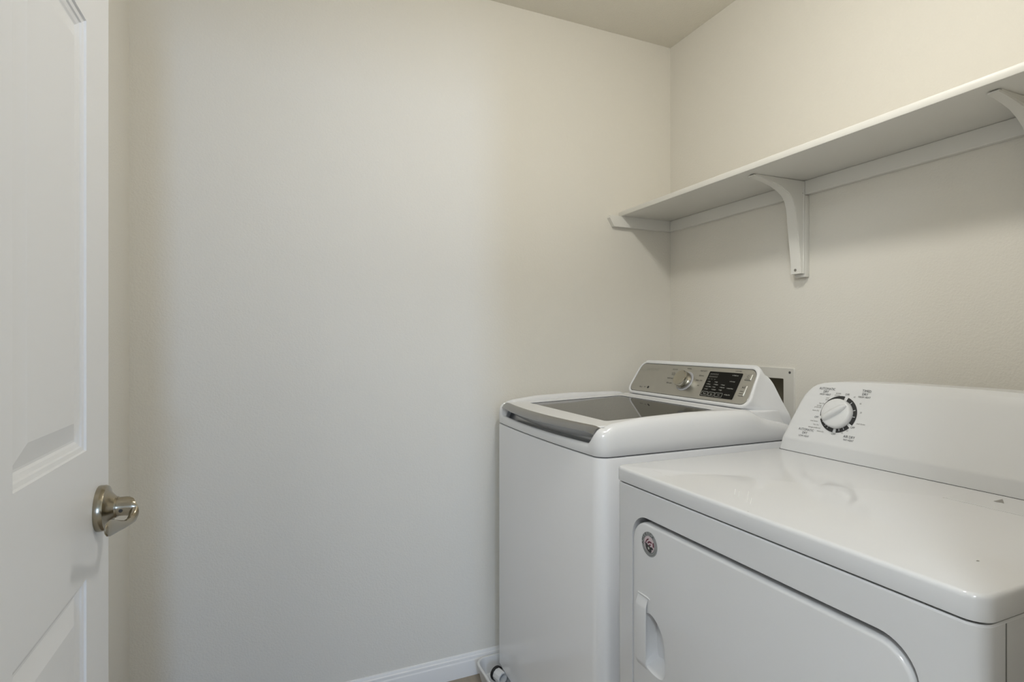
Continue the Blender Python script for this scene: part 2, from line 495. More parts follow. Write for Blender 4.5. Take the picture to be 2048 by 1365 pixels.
# ------------------------------------------------------------------ shelf on cleats and brackets
SXF, SZ0, SZ1 = 1.293, 1.712, 1.7315
shelf = empty('wall_shelf', (1.42, 1.05, SZ0), 'long white wall shelf on cleats and brackets above the appliances', 'shelf')
box('shelf_board', SXF, XR, YF + 0.01, YB, SZ0, SZ1, M_SHELF, shelf, bev=0.003)
CLZ = 1.668
bm = box_bm(XR - 0.019, XR, YF + 0.01, YB - 0.019, CLZ, SZ0, 0.0015, 1)
mkbm('wall_cleat', bm, M_SHELF, shelf)
cx0 = 1.238
strip('end_cleat', [(XR, YB - 0.019, CLZ), (XR, YB - 0.019, SZ0), (cx0 + 0.004, YB - 0.019, SZ0), (cx0, YB - 0.019, SZ0 - 0.010),
                    (cx0 + 0.022, YB - 0.019, CLZ)], (0, 0.019, 0), M_SHELF, shelf)
def bracket(yc):
    br = empty('bracket', (XR - 0.019, yc, 1.418), parent=shelf)
    box('backing_strip', XR - 0.019, XR, yc - 0.019, yc + 0.019, 1.408, CLZ - 0.001, M_SHELF, br, bev=0.0015)
    xb = XR - 0.0195
    curve = [(1.330, 1.7085), (1.350, 1.7065), (1.385, 1.7005), (1.42, 1.692), (1.452, 1.680), (1.476, 1.6655), (1.491, 1.648),
             (1.499, 1.627), (1.504, 1.60), (1.509, 1.555), (1.516, 1.500), (1.5205, 1.462), (1.522, 1.446), (1.522, 1.418)]
    # web
    web = [(xb, 1.7105), (1.332, 1.7105)] + curve[1:] + [(xb, 1.418)]
    wy = lambda a: 0.0095 + 0.007 * sstep(1.34, 1.49, a)
    mk('web', *loft([[Vector((a, yc - wy(a), b)) for a, b in web], [Vector((a, yc + wy(a), b)) for a, b in web]]), M_SHELF, br)
    # flange: wider ribbon along the curved edge
    wid = [0.0105, 0.0105, 0.011, 0.0115, 0.013, 0.0145, 0.016, 0.017, 0.0175, 0.018, 0.018, 0.018, 0.018, 0.018]
    loops = []
    for i, ((a, b), w) in enumerate(zip(curve, wid)):
        p = Vector((a, 0, b))
        t = (Vector((curve[min(i + 1, len(curve) - 1)][0], 0, curve[min(i + 1, len(curve) - 1)][1])) -
             Vector((curve[max(i - 1, 0)][0], 0, curve[max(i - 1, 0)][1]))).normalized()
        nrm = Vector((t.z, 0, -t.x)) * -1
        q = p + nrm * 0.0035
        if (q - Vector((1.30, 0, 1.40))).length > (p - Vector((1.30, 0, 1.40))).length:
            q = p - nrm * 0.0035
        loops.append([Vector((p.x, yc - w, p.z)), Vector((p.x, yc + w, p.z)), Vector((q.x, yc + w * 0.92, q.z)), Vector((q.x, yc - w * 0.92, q.z))])
    mk('flange', *loft(loops), M_SHELF, br, smooth=40)
    box('wall_leg', xb - 0.006, xb, yc - 0.019, yc + 0.019, 1.418, 1.7095, M_SHELF, br, bev=0.0015)
    box('shelf_arm', 1.34, xb - 0.006, yc - 0.011, yc + 0.011, 1.7085, 1.7118, M_SHELF, br, bev=0.0008, seg=1)
    f1 = lambda a, b, h=0.0: Vector((1.5185 - h, yc - a, 1.430 + b))
    mk('screw', *lathe(f1, 0.0, 0, [(0.0045, 0.0), (0.0045, 0.0009), (0.002, 0.0014)], 16, False, True), M_SCREW, br)
    f2 = lambda a, b, h=0.0: Vector((xb - 0.006 - h, yc - 0.013 - a, 1.672 + b))
    mk('screw', *lathe(f2, 0.0, 0, [(0.0042, 0.0), (0.0042, 0.0009), (0.002, 0.0014)], 16, False, True), M_SCREW, br)
bracket(1.236)
bracket(0.626)

# ------------------------------------------------------------------ washer outlet box on the right wall
ob = empty('washer_outlet_box', (XR, 1.39, 0.85), 'pale recessed wall outlet box with screwed plate behind the washer console', 'outlet box')
OY0, OY1, OZ0, OZ1 = 1.267, 1.515, 0.86, 1.1165
HY0, HY1, HZ0, HZ1 = 1.308, 1.474, 0.90, 1.080
loops = []
def oloop(y0, y1, z0, z1, r, xx): return [Vector((xx, a, b)) for a, b in rrect(y0, y1, z0, z1, r, 4)]
loops = [oloop(OY0, OY1, OZ0, OZ1, 0.006, XR), oloop(OY0, OY1, OZ0, OZ1, 0.006, XR - 0.004),
         oloop(OY0 + 0.002, OY1 - 0.002, OZ0 + 0.002, OZ1 - 0.002, 0.005, XR - 0.006),
         oloop(HY0, HY1, HZ0, HZ1, 0.003, XR - 0.006), oloop(HY0, HY1, HZ0, HZ1, 0.003, XR - 0.0005)]
mk('face_plate', *loft(loops, False, False), M_PLATE, ob)
loops = [oloop(HY0 - 0.0005, HY1 + 0.0005, HZ0 - 0.0005, HZ1 + 0.0005, 0.003, XR - 0.0006), oloop(HY0, HY1, HZ0, HZ1, 0.003, XR + 0.085)]
cut = mk('cut', *loft([[p + Vector((-0.02, 0, 0)) for p in loops[0]], [p + Vector((0.004, 0, 0)) for p in loops[1]]]), M_BOXIN)
boolean(bpy.data.objects['wall_right'], cut)
mk('box_cavity', *loft(loops, False, True), M_BOXIN, ob, smooth=0)
for zz in (0.875, 1.1015):
    for yy in (1.284, 1.498):
        fs = lambda a, b, h=0.0: Vector((XR - 0.0058 - h, yy - a, zz + b))
        mk('screw', *lathe(fs, 0, 0, [(0.0042, 0), (0.0042, 0.0008), (0.0018, 0.0012)], 14, False, True), M_DARK, ob)

# ------------------------------------------------------------------ drain pan with fitting
pan = empty('drain_pan', (1.05, 1.48, 0.0), 'shallow white plastic drain pan under the washer', 'drain pan')
def ploop(d, z, r=0.045): return [Vector((a, b, z)) for a, b in rrect(0.662 + d, 1.47 - d, 1.105 + d, 1.864 - d, r - d, 6)]
loops = [ploop(0.012, 0.001), ploop(0.0, 0.054), ploop(-0.001, 0.057), ploop(0.0, 0.060), ploop(0.005, 0.0605), ploop(0.0075, 0.059),
         ploop(0.009, 0.055), ploop(0.019, 0.006), ploop(0.024, 0.004)]
mk('tray', *loft(loops), M_PVC, pan)
# drain fitting: white threaded pipe with a black gasket at the front wall of the pan
def fr_fit(a, b, h=0.0):
    return Vector((0.724 + a * 0.97 + h * 0.24, 1.797 + a * 0.24 - h * 0.97, 0.0295 + b))
mk('gasket', *lathe(fr_fit, 0, 0, [(0.020, -0.008), (0.0245, -0.006), (0.0250, 0.0), (0.0235, 0.003)], 28, True, True), M_RUBBER, pan)
mk('drain_fitting', *lathe(fr_fit, 0, 0, [(0.0190, 0.002), (0.0205, 0.003), (0.0205, 0.034), (0.0195, 0.036), (0.0155, 0.036), (0.0150, 0.010)], 10, False, True),
   M_PVC, pan, smooth=20)

# ------------------------------------------------------------------ washing machine
wm = empty('washing_machine', (1.09, 1.5065, 0.02), 'white top-load washing machine with smoked glass lid, beside the back wall', 'washing machine')
WX0_, WX1_, WY0, WY1 = 0.745, 1.44, 1.163, 1.850
WYC, WHW = (WY0 + WY1) / 2, (WY1 - WY0) / 2
def wout(d):
    pts = rrect(WX0_ + d, WX1_ - d, WY0 + d, WY1 - d, max(0.032 - d, 0.004), 7, 30, 130)
    out = []
    for a, b in pts:
        t = (b - WYC) / WHW
        w = max(0.0, 1 - (a - WX0_ - d) / 0.05)
        out.append((a - 0.014 * max(0.0, 1 - t * t) * w, b))
    return out
def wloop(d, z): return [Vector((a, b, z)) for a, b in wout(d)]
mk('cabinet', *loft([wloop(0.010, 0.046), wloop(0.003, 0.047), wloop(0.0, 0.052), wloop(0.0, 0.905), wloop(0.001, 0.908), wloop(0.005, 0.910)]),
   M_WASH, wm)
for fx in (0.80, 1.38):
    for fy in (1.22, 1.79):
        mk('leveling_foot', *lathe(lambda a, b, h=0.0: Vector((fx + a, fy + b, 0.0045 + h)), 0, 0,
                                   [(0.022, 0), (0.022, 0.012), (0.010, 0.016), (0.010, 0.046)], 18, True, True), M_RUBBER, wm)
CREST = [(0.731, 0.944), (0.745, 0.957), (0.757, 0.974), (0.775, 0.986), (0.80, 0.9935), (0.89, 1.004), (1.04, 1.0095), (1.23, 1.008), (1.262, 1.005), (1.280, 0.996), (1.297, 0.984), (1.36, 0.969), (1.45, 0.948)]
base = wout(0.0)
crest, notch = [], []
for a, b in base:
    n_ = sstep(1.186, 1.222, b) * (1 - sstep(1.791, 1.827, b)) * (1 if a < 0.80 else 0)
    c_ = lerp_tab(CREST, a)
    if a < 0.80:
        c_ = max(c_, 0.982)
        c_ = c_ * (1 - n_) + (0.9370 + 0.005 * ((b - WYC) / WHW) ** 2) * n_
    crest.append(c_)
    notch.append(n_)
mk('cover_seam', *loft([wloop(0.0045, 0.905), wloop(0.0045, 0.916)]), M_DARK, wm)
loops = [wloop(0.004, 0.9118), wloop(0.0012, 0.9126), wloop(0.0, 0.9146)]
for d, w in ((0.0, 0.30), (0.0, 0.50), (0.0015, 0.68), (0.005, 0.83), (0.011, 0.94), (0.019, 0.992), (0.027, 1.0), (0.034, 0.985), (0.040, 0.90)):
    pl = []
    ou = wout(d)
    for i, (a, b) in enumerate(ou):
        z = 0.9145 + (crest[i] - 0.9145) * w
        k_ = 0.68 * notch[i]
        a2 = a * (1 - k_) + base[i][0] * k_
        pl.append(Vector((a2, b, z)))
    loops.append(pl)
lastz = 0.922
pl = []
for i, (a, b) in enumerate(wout(0.044)):
    k_ = 0.62 * notch[i]
    pl.append(Vector((a * (1 - k_) + base[i][0] * k_, b, lastz)))
loops.append(pl)
mk('top_cover', *loft(loops), M_WPLAS, wm, smooth=50)

# lid: white frame, glass, chrome grip
def lidz(x): return 0.984 + 0.032 * (x - 0.757)
LY0, LY1 = 1.206, 1.808
def lout(x0, x1, y0, y1, r, bow, dz):
    pts = rrect(x0, x1, y0, y1, r, 5, 12, 24)
    out = []
    for a, b in pts:
        t = (b - (y0 + y1) / 2) / ((y1 - y0) / 2)
        w = max(0.0, 1 - (a - x0) / 0.07)
        a2 = a - bow * max(0, 1 - t * t) * w
        out.append(Vector((a2, b, lidz(a2) + dz)))
    return out
lid = empty('lid', (1.0, WYC, 0.97), parent=wm)
GX0, GX1, GY0, GY1 = 0.832, 1.218, 1.268, 1.760
mk('lid_frame', *loft([lout(0.790, 1.252, LY0 + 0.004, LY1 - 0.004, 0.012, 0.026, -0.045), lout(0.764, 1.256, LY0, LY1, 0.014, 0.026, -0.012),
                       lout(0.764, 1.256, LY0, LY1, 0.014, 0.026, -0.003), lout(0.767, 1.254, LY0 + 0.003, LY1 - 0.003, 0.013, 0.026, 0.0),
                       lout(GX0 - 0.001, GX1 + 0.001, GY0 - 0.001, GY1 + 0.001, 0.010, 0.0, 0.0), lout(GX0, GX1, GY0, GY1, 0.010, 0.0, -0.0015),
                       lout(GX0, GX1, GY0, GY1, 0.010, 0.0, -0.006)], True, False), M_WPLAS, lid, smooth=35)
mk('glass_gasket', *loft([lout(GX0 + 0.0002, GX1 - 0.0002, GY0 + 0.0002, GY1 - 0.0002, 0.010, 0.0, -0.0022), lout(GX0 + 0.004, GX1 - 0.004, GY0 + 0.004, GY1 - 0.004, 0.008, 0.0, -0.0026),
                          lout(GX0 + 0.004, GX1 - 0.004, GY0 + 0.004, GY1 - 0.004, 0.008, 0.0, -0.006)], False, False), M_DARK, lid, smooth=20)
mk('lid_glass', *loft([lout(GX0 + 0.004, GX1 - 0.004, GY0 + 0.004, GY1 - 0.004, 0.008, 0.0, -0.008), lout(GX0 + 0.004, GX1 - 0.004, GY0 + 0.004, GY1 - 0.004, 0.008, 0.0, -0.0030)]), M_GLASS, lid, smooth=20)
loops = []
HYA, HYB = 1.197, 1.803
for i in range(41):
    y = HYA + (HYB - HYA) * i / 40
    t = (y - (HYA + HYB) / 2) / ((HYB - HYA) / 2)
    q = 1 - t * t
    xt, xl = 0.762 - 0.027 * q, 0.745 - 0.037 * q
    e = 0.004 * (abs(t) ** 30)
    sec = [(xt + 0.006, 0.986), (xt, 0.9872), (xt - 0.004, 0.9862), ((xt + xl) / 2 - 0.001, 0.9825), (xl + 0.002, 0.9745), (xl, 0.9715),
           (xl + 0.002, 0.9690), (xl + 0.006, 0.9692), ((xt + xl) / 2 + 0.008, 0.974), (xt + 0.010, 0.975)]
    loops.append([Vector((a, y, b - e)) for a, b in sec])
mk('lid_grip', *loft(loops), M_CHROME, lid, smooth=50)
# grey liner of the finger recess under the grip
loops = []
for i in range(25):
    y = 1.214 + (1.799 - 1.214) * i / 24
    t = (y - WYC) / 0.30
    q = 1 - t * t
    xo = 0.7535 - 0.013 * q
    prof = [(xo, 0.9325), (xo + 0.004, 0.9290), (xo + 0.012, 0.9285), (xo + 0.020, 0.934), (xo + 0.026, 0.946), (xo + 0.028, 0.966)]
    loops.append([Vector((a, y, b)) for a, b in prof])
mk('grip_recess', *loft(loops, False, False, closed=False), M_CHROME, wm, smooth=60)
# rear deck below the console
def dloop(d, z): return [Vector((a, b, z)) for a, b in rrect(1.262 + d, 1.425 - d, 1.182 + d, 1.831 - d, 0.02, 5)]
mk('rear_deck', *loft([dloop(0, 0.92), dloop(0, 0.992), dloop(0.002, 0.997), dloop(0.006, 0.9995)]), M_WPLAS, wm)
# console shell: loft from the rim round the panel back to the wide rear edge
WF = frame((1.28, 1.505, 1.008), (0.07, 0, 0.117))
con = empty('console', (1.34, 1.505, 1.0), parent=wm)
NA, NB = 20, 8
front = rrect(-0.3015, 0.3065, -0.004, 0.1375, 0.034, 8, NA, NB)
def skew(a, b):    # the ends lean inwards towards the top
    k = (b + 0.004) / 0.1415
    return a * (1 - 0.045 * k), b
def cloop(t):
    """t=0 front rim, t=1 rear edge"""
    out = []
    for a, b in front:
        a1, b1 = skew(a, b)
        p = WF(a1, b1, 0)
        s = max(0.0, min(1.0, (b + 0.004) / 0.1415))
        flare = 1.0 + (0.105 * (1 - s) ** 1.8 * sstep(0.0, 0.4, t) + 0.035 * t)
        zb = 0.935 + (1.1085 - 0.935) * s
        xb = 1.437 - 0.072 * s ** 1.1
        q = Vector((xb, 1.505 - max(-0.331, min(0.331, a1 * flare + 0.0)), zb))
        m = p.lerp(q, t)
        m.z += 0.010 * math.sin(math.pi * min(1, t * 1.4)) * sstep(0.75, 1.0, s)
        out.append(m)
    return out
def rimloop(ins, h):
    pts = rrect(-0.3015 + ins, 0.3065 - ins, -0.004 + ins, 0.1375 - ins, 0.034 - ins * 0.75, 8, NA, NB)
    return [WF(*skew(a, b), h) for a, b in pts]
loops = [rimloop(0.0098, -0.003), rimloop(0.0098, 0.0015), rimloop(0.0085, 0.003), rimloop(0.005, 0.0036), rimloop(0.002, 0.0026)]
loops += [cloop(t) for t in (0.0, 0.04, 0.10, 0.2, 0.32, 0.45, 0.6, 0.75, 0.88, 1.0)]
mk('console_shell', *loft(loops, True, True), M_WPLAS, con, smooth=50)
mk('panel_gap', *loft([rimloop(0.0099, -0.0028), rimloop(0.0099, 0.0002)]), M_DARK, con, smooth=0)
mk('control_panel', *loft([rimloop(0.0115, -0.0025), rimloop(0.0115, 0.0006), rimloop(0.0122, 0.0014)]), M_STEEL, con, smooth=25)
PH = 0.0018
# dial
DA, DB = -0.004, 0.066
mk('dial_ring', *lathe(WF, DA, DB, [(0.0375, 0.001), (0.0375, 0.002), (0.0365, 0.003), (0.031, 0.003)], 48, False, True), M_RING, con)
kn = mk('dial_knob', *lathe(WF, DA, DB, [(0.031, 0.004), (0.0315, 0.006), (0.0312, 0.012), (0.0295, 0.014), (0.0295, 0.026), (0.0285, 0.0295),
                                         (0.026, 0.031), (0.0245, 0.0305), (0.010, 0.0295), (0.001, 0.0292)], 56, False, True), M_KNOBM, con)
pr = Print(WF, PH)
for s, a, b, al in (('DELICATES', -0.066, 0.1085, 'RIGHT'), ('NORMAL', -0.008, 0.1150, 'CENTER'), ('HEAVY DUTY', 0.048, 0.1100, 'LEFT'),
                    ('BEDDING', 0.052, 0.0918, 'LEFT'), ('RINSE + SPIN', 0.046, 0.0735, 'LEFT'), ('SPIN', 0.062, 0.0540, 'LEFT'),
                    ('WATER', -0.070, 0.0930, 'RIGHT'), ('PROOF', -0.068, 0.0868, 'RIGHT'), ('QUICK WASH', -0.066, 0.0718, 'RIGHT'), ('SELF CLEAN', -0.064, 0.0528, 'RIGHT')):
    pr.text(s, a, b, 0.0068, al, sx=0.78)
pr.text('SUPER SPEED', 0.212, 0.1175, 0.0055, sx=0.8)
pr.build('lettering', M_PRINTD, con)
pr = Print(WF, PH)
for a0, a1, b0, b1 in ((-0.062, -0.030, 0.1078, 0.1014), (0.012, 0.044, 0.1070, 0.1096), (0.036, 0.048, 0.0895, 0.0912), (0.040, 0.044, 0.071, 0.0728),
                       (0.036, 0.058, 0.0545, 0.0540), (-0.064, -0.046, 0.087, 0.083), (-0.062, -0.05, 0.0715, 0.070)):
    pr.poly([(a0, b0 - 0.0003), (a1, b1 - 0.0003), (a1, b1 + 0.0003), (a0, b0 + 0.0003)])
pr.build('dial_marks', M_PRINTF, con)
pr = Print(WF, PH)
pr.text('SAMSUNG', -0.2025, 0.102, 0.0155, sx=1.05)
pr.build('maker_name', M_PRINTF, con)
pr = Print(WF, PH)
pr.text('Wash', -0.224, 0.0245, 0.0085, sx=0.9)
pr.text('VRT', -0.200, 0.026, 0.0075, sx=0.7)
pr.arc(-0.181, 0.0265, 0.0, 0.0052, 0, 360, 18)
pr.build('feature_mark', M_PRINTD, con)
# display
dsp = mk('display', *loft([[WF(a, b, 0.001) for a, b in rrect(0.094, 0.234, 0.0185, 0.1105, 0.003, 3)],
                           [WF(a, b, 0.0026) for a, b in rrect(0.094, 0.234, 0.0185, 0.1105, 0.003, 3)]]), M_BLACK, con, smooth=20)
pr = Print(WF, 0.0031)
for i, s in enumerate(('Hot', 'Warm', 'Eco Warm', 'Cold')):
    pr.text(s, 0.1085, 0.0725 - i * 0.0092, 0.0055, 'LEFT', sx=0.85); pr.rect(0.1045, 0.1062, 0.0717 - i * 0.0092, 0.0737 - i * 0.0092)
for i, s in enumerate(('High', 'Medium', 'Low', 'No Spin')):
    pr.text(s, 0.1395, 0.0728 - i * 0.0092, 0.0055, 'LEFT', sx=0.85); pr.rect(0.1355, 0.1372, 0.0720 - i * 0.0092, 0.0740 - i * 0.0092)
for i, s in enumerate(('Heavy', 'Normal', 'Light')):
    pr.text(s, 0.1705, 0.0645 - i * 0.0092, 0.0055, 'LEFT', sx=0.85); pr.rect(0.1665, 0.1682, 0.0637 - i * 0.0092, 0.0657 - i * 0.0092)
for s, b in (('Child Lock', 0.1010), ('Pre Soak', 0.0790), ('Extra Rinse', 0.0545), ('Delay End', 0.0320)):
    pr.text(s, 0.2010, b, 0.0056, 'LEFT', sx=0.8); pr.rect(0.1965, 0.1984, b - 0.001, b + 0.0012)
for a0, a1, s in ((0.0985, 0.1265, 'Temp'), (0.1305, 0.1555, 'Spin'), (0.1590, 0.1890, 'Soil')):
    pr.ring(a0, a1, 0.0215, 0.0355, 0.0008); pr.text(s, (a0 + a1) / 2, 0.0285, 0.0065, sx=0.85)
pr.build('display_lettering', M_PRINTW, con)
pr = Print(WF, 0.0031)
for r_ in range(2):
    for i in range(5):
        pr.ring(0.1020 + i * 0.0075, 0.1065 + i * 0.0075, 0.0985 - r_ * 0.0095, 0.1030 - r_ * 0.0095, 0.0008)
for i, s in enumerate(('Wash', 'Rinse', 'Spin')):
    pr.text(s, 0.104 + i * 0.0135, 0.0822, 0.0045, sx=0.8)
pr.build('display_icons', M_PRINTG, con)
def wbutton(a0, a1, b0, b1, nm):
    return mk(nm, *loft([[WF(a, b, 0.001) for a, b in rrect(a0, a1, b0, b1, 0.003, 4)], [WF(a, b, 0.0030) for a, b in rrect(a0, a1, b0, b1, 0.003, 4)],
                         [WF(a, b, 0.0042) for a, b in rrect(a0 + 0.0014, a1 - 0.0014, b0 + 0.0014, b1 - 0.0014, 0.002, 4)]]), M_STEEL, con, smooth=20)
wbutton(0.2475, 0.2735, 0.0880, 0.1105, 'power_button')
wbutton(0.2475, 0.2715, 0.0335, 0.0700, 'start_button')
pr = Print(WF, 0.0046)
pr.arc(0.2605, 0.1010, 0.0036, 0.0044, 120, 420, 18); pr.rect(0.2601, 0.2609, 0.1015, 0.1060)
pr.text('POWER', 0.2605, 0.0920, 0.0048, sx=0.85)
pr.poly([(0.2555, 0.0655), (0.2555, 0.0590), (0.2600, 0.0622)]); pr.rect(0.2615, 0.2625, 0.0590, 0.0655); pr.rect(0.2638, 0.2648, 0.0590, 0.0655)
pr.text('START', 0.2597, 0.0480, 0.0052, sx=0.85); pr.text('PAUSE', 0.2597, 0.0405, 0.0052, sx=0.85)
pr.build('button_lettering', M_PRINTD, con)

# ------------------------------------------------------------------ clothes dryer
dr = empty('clothes_dryer', (1.065, 0.7195, 0.0), 'white front-load clothes dryer with printed dial console, nearest the camera', 'dryer')
EX0, EX1, EY0, EY1 = 0.737, 1.40, 0.3555, 1.083
def eloop(d, z, r=0.022, ov=0.0): return [Vector((a, b, z)) for a, b in rrect(EX0 + d - ov, EX1 - d, EY0 + d - ov, EY1 - d + ov, max(r - d, 0.003), 6)]
cab = mk('cabinet', *loft([eloop(0.004, 0.016), eloop(0.0, 0.020), eloop(0.0, 0.876), eloop(0.002, 0.8785)]), M_DRY, dr)
# door opening
OYA, OYB, OZA, OZB = 0.4225, 1.0185, 0.270, 0.8225
bpy.context.view_layer.update()
cut = mk('cut', *loft([[Vector((xx, a, b)) for a, b in rrect(OYA, OYB, OZA, OZB, 0.052, 10)] for xx in (0.70, 0.790)]), M_DRY)
boolean(cab, cut)
ddoor = empty('dryer_door', (0.745, (OYA + OYB) / 2, OZA), parent=dr)
def dl(ins, xx): return [Vector((xx, a, b)) for a, b in rrect(OYA + 0.004 + ins, OYB - 0.0025 - ins, OZA + 0.004 + ins, OZB - 0.0105 - ins, 0.050 - ins, 10)]
dpan = mk('door_panel', *loft([dl(0.002, 0.777), dl(0.0, 0.772), dl(0.0, 0.744), dl(0.0008, 0.7400), dl(0.0022, 0.7378), dl(0.0042, 0.7367), dl(0.006, 0.7364)]), M_DRY, ddoor)
mk('door_gap_shade', *loft([[Vector((xx, a, b)) for a, b in rrect(OYA + 0.0005, OYB - 0.0005, OZA + 0.0005, OZB - 0.0005, 0.0515, 10)] for xx in (0.7795, 0.7820)]), M_DARK, ddoor, smooth=0)  # dark sheet standing in for the shade inside the door gap
# finger pocket cut into the door
pk = [(0.9745, 0.506), (0.9745, 0.612), (0.962, 0.622), (0.948, 0.622), (0.932, 0.614), (0.918, 0.601), (0.910, 0.584), (0.906, 0.562),
      (0.905, 0.535), (0.9055, 0.518), (0.909, 0.508), (0.918, 0.501), (0.936, 0.498), (0.956, 0.500)]
pk2 = [(0.9740, 0.516), (0.9740, 0.608), (0.962, 0.616), (0.950, 0.6165), (0.9365, 0.609), (0.925, 0.597), (0.9185, 0.582), (0.9155, 0.562),
       (0.9150, 0.545), (0.9165, 0.534), (0.921, 0.527), (0.929, 0.523), (0.942, 0.521), (0.955, 0.519)]
def chaikin(p):
    out = []
    for (a0, b0), (a1, b1) in zip(p, p[1:] + p[:1]):
        out += [(a0 * 0.75 + a1 * 0.25, b0 * 0.75 + b1 * 0.25), (a0 * 0.25 + a1 * 0.75, b0 * 0.25 + b1 * 0.75)]
    return out
pk, pk2 = chaikin(chaikin(pk)), chaikin(chaikin(pk2))
cut = mk('cut', *loft([[Vector((0.72, a, b)) for a, b in pk], [Vector((0.7363, a, b)) for a, b in pk], [Vector((0.7705, a, b)) for a, b in pk2]]), M_DRY)
bpy.context.view_layer.update()
boolean(dpan, cut, 40)
# raised grip beside the pocket (ramps up from the left, sloped top)
loops = []
for z, h in ((0.4970, 0.0), (0.5030, 0.0030), (0.5080, 0.0056), (0.512, 0.0062), (0.600, 0.0064), (0.6280, 0.0063), (0.6330, 0.0058), (0.6450, 0.0012), (0.6490, 0.0)):
    k_ = min(1.0, h / 0.006)
    sec = [(0.7372, 0.9985), (0.7364 - h, 0.9965), (0.7364 - h, 0.9640), (0.7364 - h + 0.0008 * k_, 0.9626), (0.7364 - h + 0.0026 * k_, 0.9626), (0.7364 - h + 0.0035 * k_, 0.9720), (0.7366, 0.9755), (0.7372, 0.9755)]
    loops.append([Vector((a, b, z)) for a, b in sec])
mk('door_grip', *loft(loops), M_DRY, ddoor, smooth=35)
mk('grip_lip', *tube_sections([((0.7362, y, z), (1, 0, 0), r, (0, 0, 1), r) for y, z, r in ((0.999, 0.6515, 0.0006), (0.995, 0.6530, 0.0018), (0.980, 0.6535, 0.0020), (0.964, 0.6535, 0.0020), (0.955, 0.6520, 0.0008))], 10), M_DRY, ddoor, smooth=60)
# round maker badge
BF = lambda a, b, h=0.0: Vector((0.7364 - h, 0.956 - a, 0.7705 + b))
bad = mk('badge', *lathe(BF, 0, 0, [(0.0262, 0.0), (0.0262, 0.0006), (0.0258, 0.0009)], 40, False, True), M_SILVER, ddoor)
pr = Print(BF, 0.0011)
for i, ch in enumerate('AMERICA'):
    t = math.radians(188 - i * 22)
    pr.text(ch, 0.0212 * math.cos(t), 0.0212 * math.sin(t), 0.0105, rot=t - math.pi / 2, sx=0.95)
pr.arc(0, 0, 0.0228, 0.0234, 215, 350, 24); pr.arc(0, 0, 0.0190, 0.0196, 225, 345, 24)
pr.build('badge_lettering', M_PRINTD, ddoor)
pr = Print(BF, 0.0010)
pr.arc(0, 0, 0.0, 0.0172, 0, 360, 36)
pr.build('badge_field', M_PINK, ddoor)
pr = Print(BF, 0.0013)
for r0, r1, t0, t1 in ((0.0145, 0.0172, 110, 165), (0.0080, 0.0115, 62, 150), (0.0020, 0.0050, 60, 190)):
    pr.arc(0.004, -0.004, r0, r1, t0, t1, 16)
pr.arc(0, 0, 0.0125, 0.0168, -8, 28, 10)
pr.build('badge_stripes', M_MAROON, ddoor)
pr = Print(BF, 0.0015)
pr.poly([(-0.0165, 0.001), (-0.0115, -0.0005), (-0.0075, 0.0008), (-0.004, -0.002), (0.001, -0.0020), (0.005, -0.0045), (0.010, -0.003), (0.0140, -0.0055),
         (0.0125, -0.0085), (0.0085, -0.0088), (0.0088, -0.0125), (0.0065, -0.0165), (0.001, -0.0170), (-0.004, -0.0155), (-0.0085, -0.0125), (-0.0115, -0.0075), (-0.0125, -0.003)])
pr.build('badge_hand', M_PRINTD, ddoor)
pr = Print(BF, 0.0017)
st = []
for i in range(10):
    t = math.radians(90 + 36 * i); r = 0.0042 if i % 2 == 0 else 0.0018
    st.append((-0.001 + r * math.cos(t), -0.0085 + r * math.sin(t)))
pr.poly(st)
pr.build('badge_star', M_PRINTW, ddoor)
# dark seam and worktop
mk('seam', *loft([eloop(0.006, 0.877), eloop(0.006, 0.886)]), M_DARK, dr)
mk('worktop', *loft([eloop(0.003, 0.8815, 0.024, 0.002), eloop(0.0005, 0.8825, 0.024, 0.002), eloop(0.0, 0.885, 0.024, 0.002), eloop(0.0, 0.9070, 0.024, 0.002), eloop(0.0007, 0.9104, 0.024, 0.002),
                     eloop(0.0024, 0.9127, 0.024, 0.002), eloop(0.0046, 0.9137, 0.024, 0.002), eloop(0.0075, 0.914, 0.024, 0.002)]), M_DRY, dr, smooth=50)
# side seam strip of the cabinet
mk('side_seam', *loft([[Vector((0.781 + a, EY0 - 0.0004, b)) for a, b in ((0, 0.03), (0.0022, 0.03), (0.0022, 0.876), (0, 0.876))],
                       [Vector((0.781 + a, EY0 + 0.004, b)) for a, b in ((0, 0.03), (0.0022, 0.03), (0.0022, 0.876), (0, 0.876))]]), M_SEAM, dr, smooth=0)
# lint lid and arrow
TF = lambda a, b, h=0.0: Vector((a, b, 0.914 + h))
lint = mk('lint_lid', *loft([[TF(a, b, 0.0) for a, b in rrect(1.140, 1.250, 0.395, 0.611, 0.004, 4)], [TF(a, b, 0.0007) for a, b in rrect(1.140, 1.250, 0.395, 0.611, 0.004, 4)],
                             [TF(a, b, 0.0009) for a, b in rrect(1.1405, 1.2495, 0.3955, 0.6105, 0.004, 4)]]), M_DRY, dr, smooth=0)
pr = Print(TF, 0.0012)
pr.poly([(1.194, 0.5615), (1.226, 0.5625), (1.1955, 0.546)])
pr.build('lint_arrow', M_SCUFF, dr)
pr = Print(TF, 0.0003)
for a, b, w, l in ((0.854, 0.4185, 0.004, 0.0028), (0.7812, 0.9865, 0.0006, 0.031), (1.139, 0.612, 0.004, 0.003), (0.742, 0.696, 0.0014, 0.0025), (0.776, 0.945, 0.0005, 0.018)):
    pr.poly([(a - w / 2, b - l / 2), (a + w / 2, b - l / 2), (a + w / 2, b + l / 2), (a - w / 2, b + l / 2)])
pr.build('scuffs', M_SCUFF, dr)
pr = Print(TF, 0.0004)
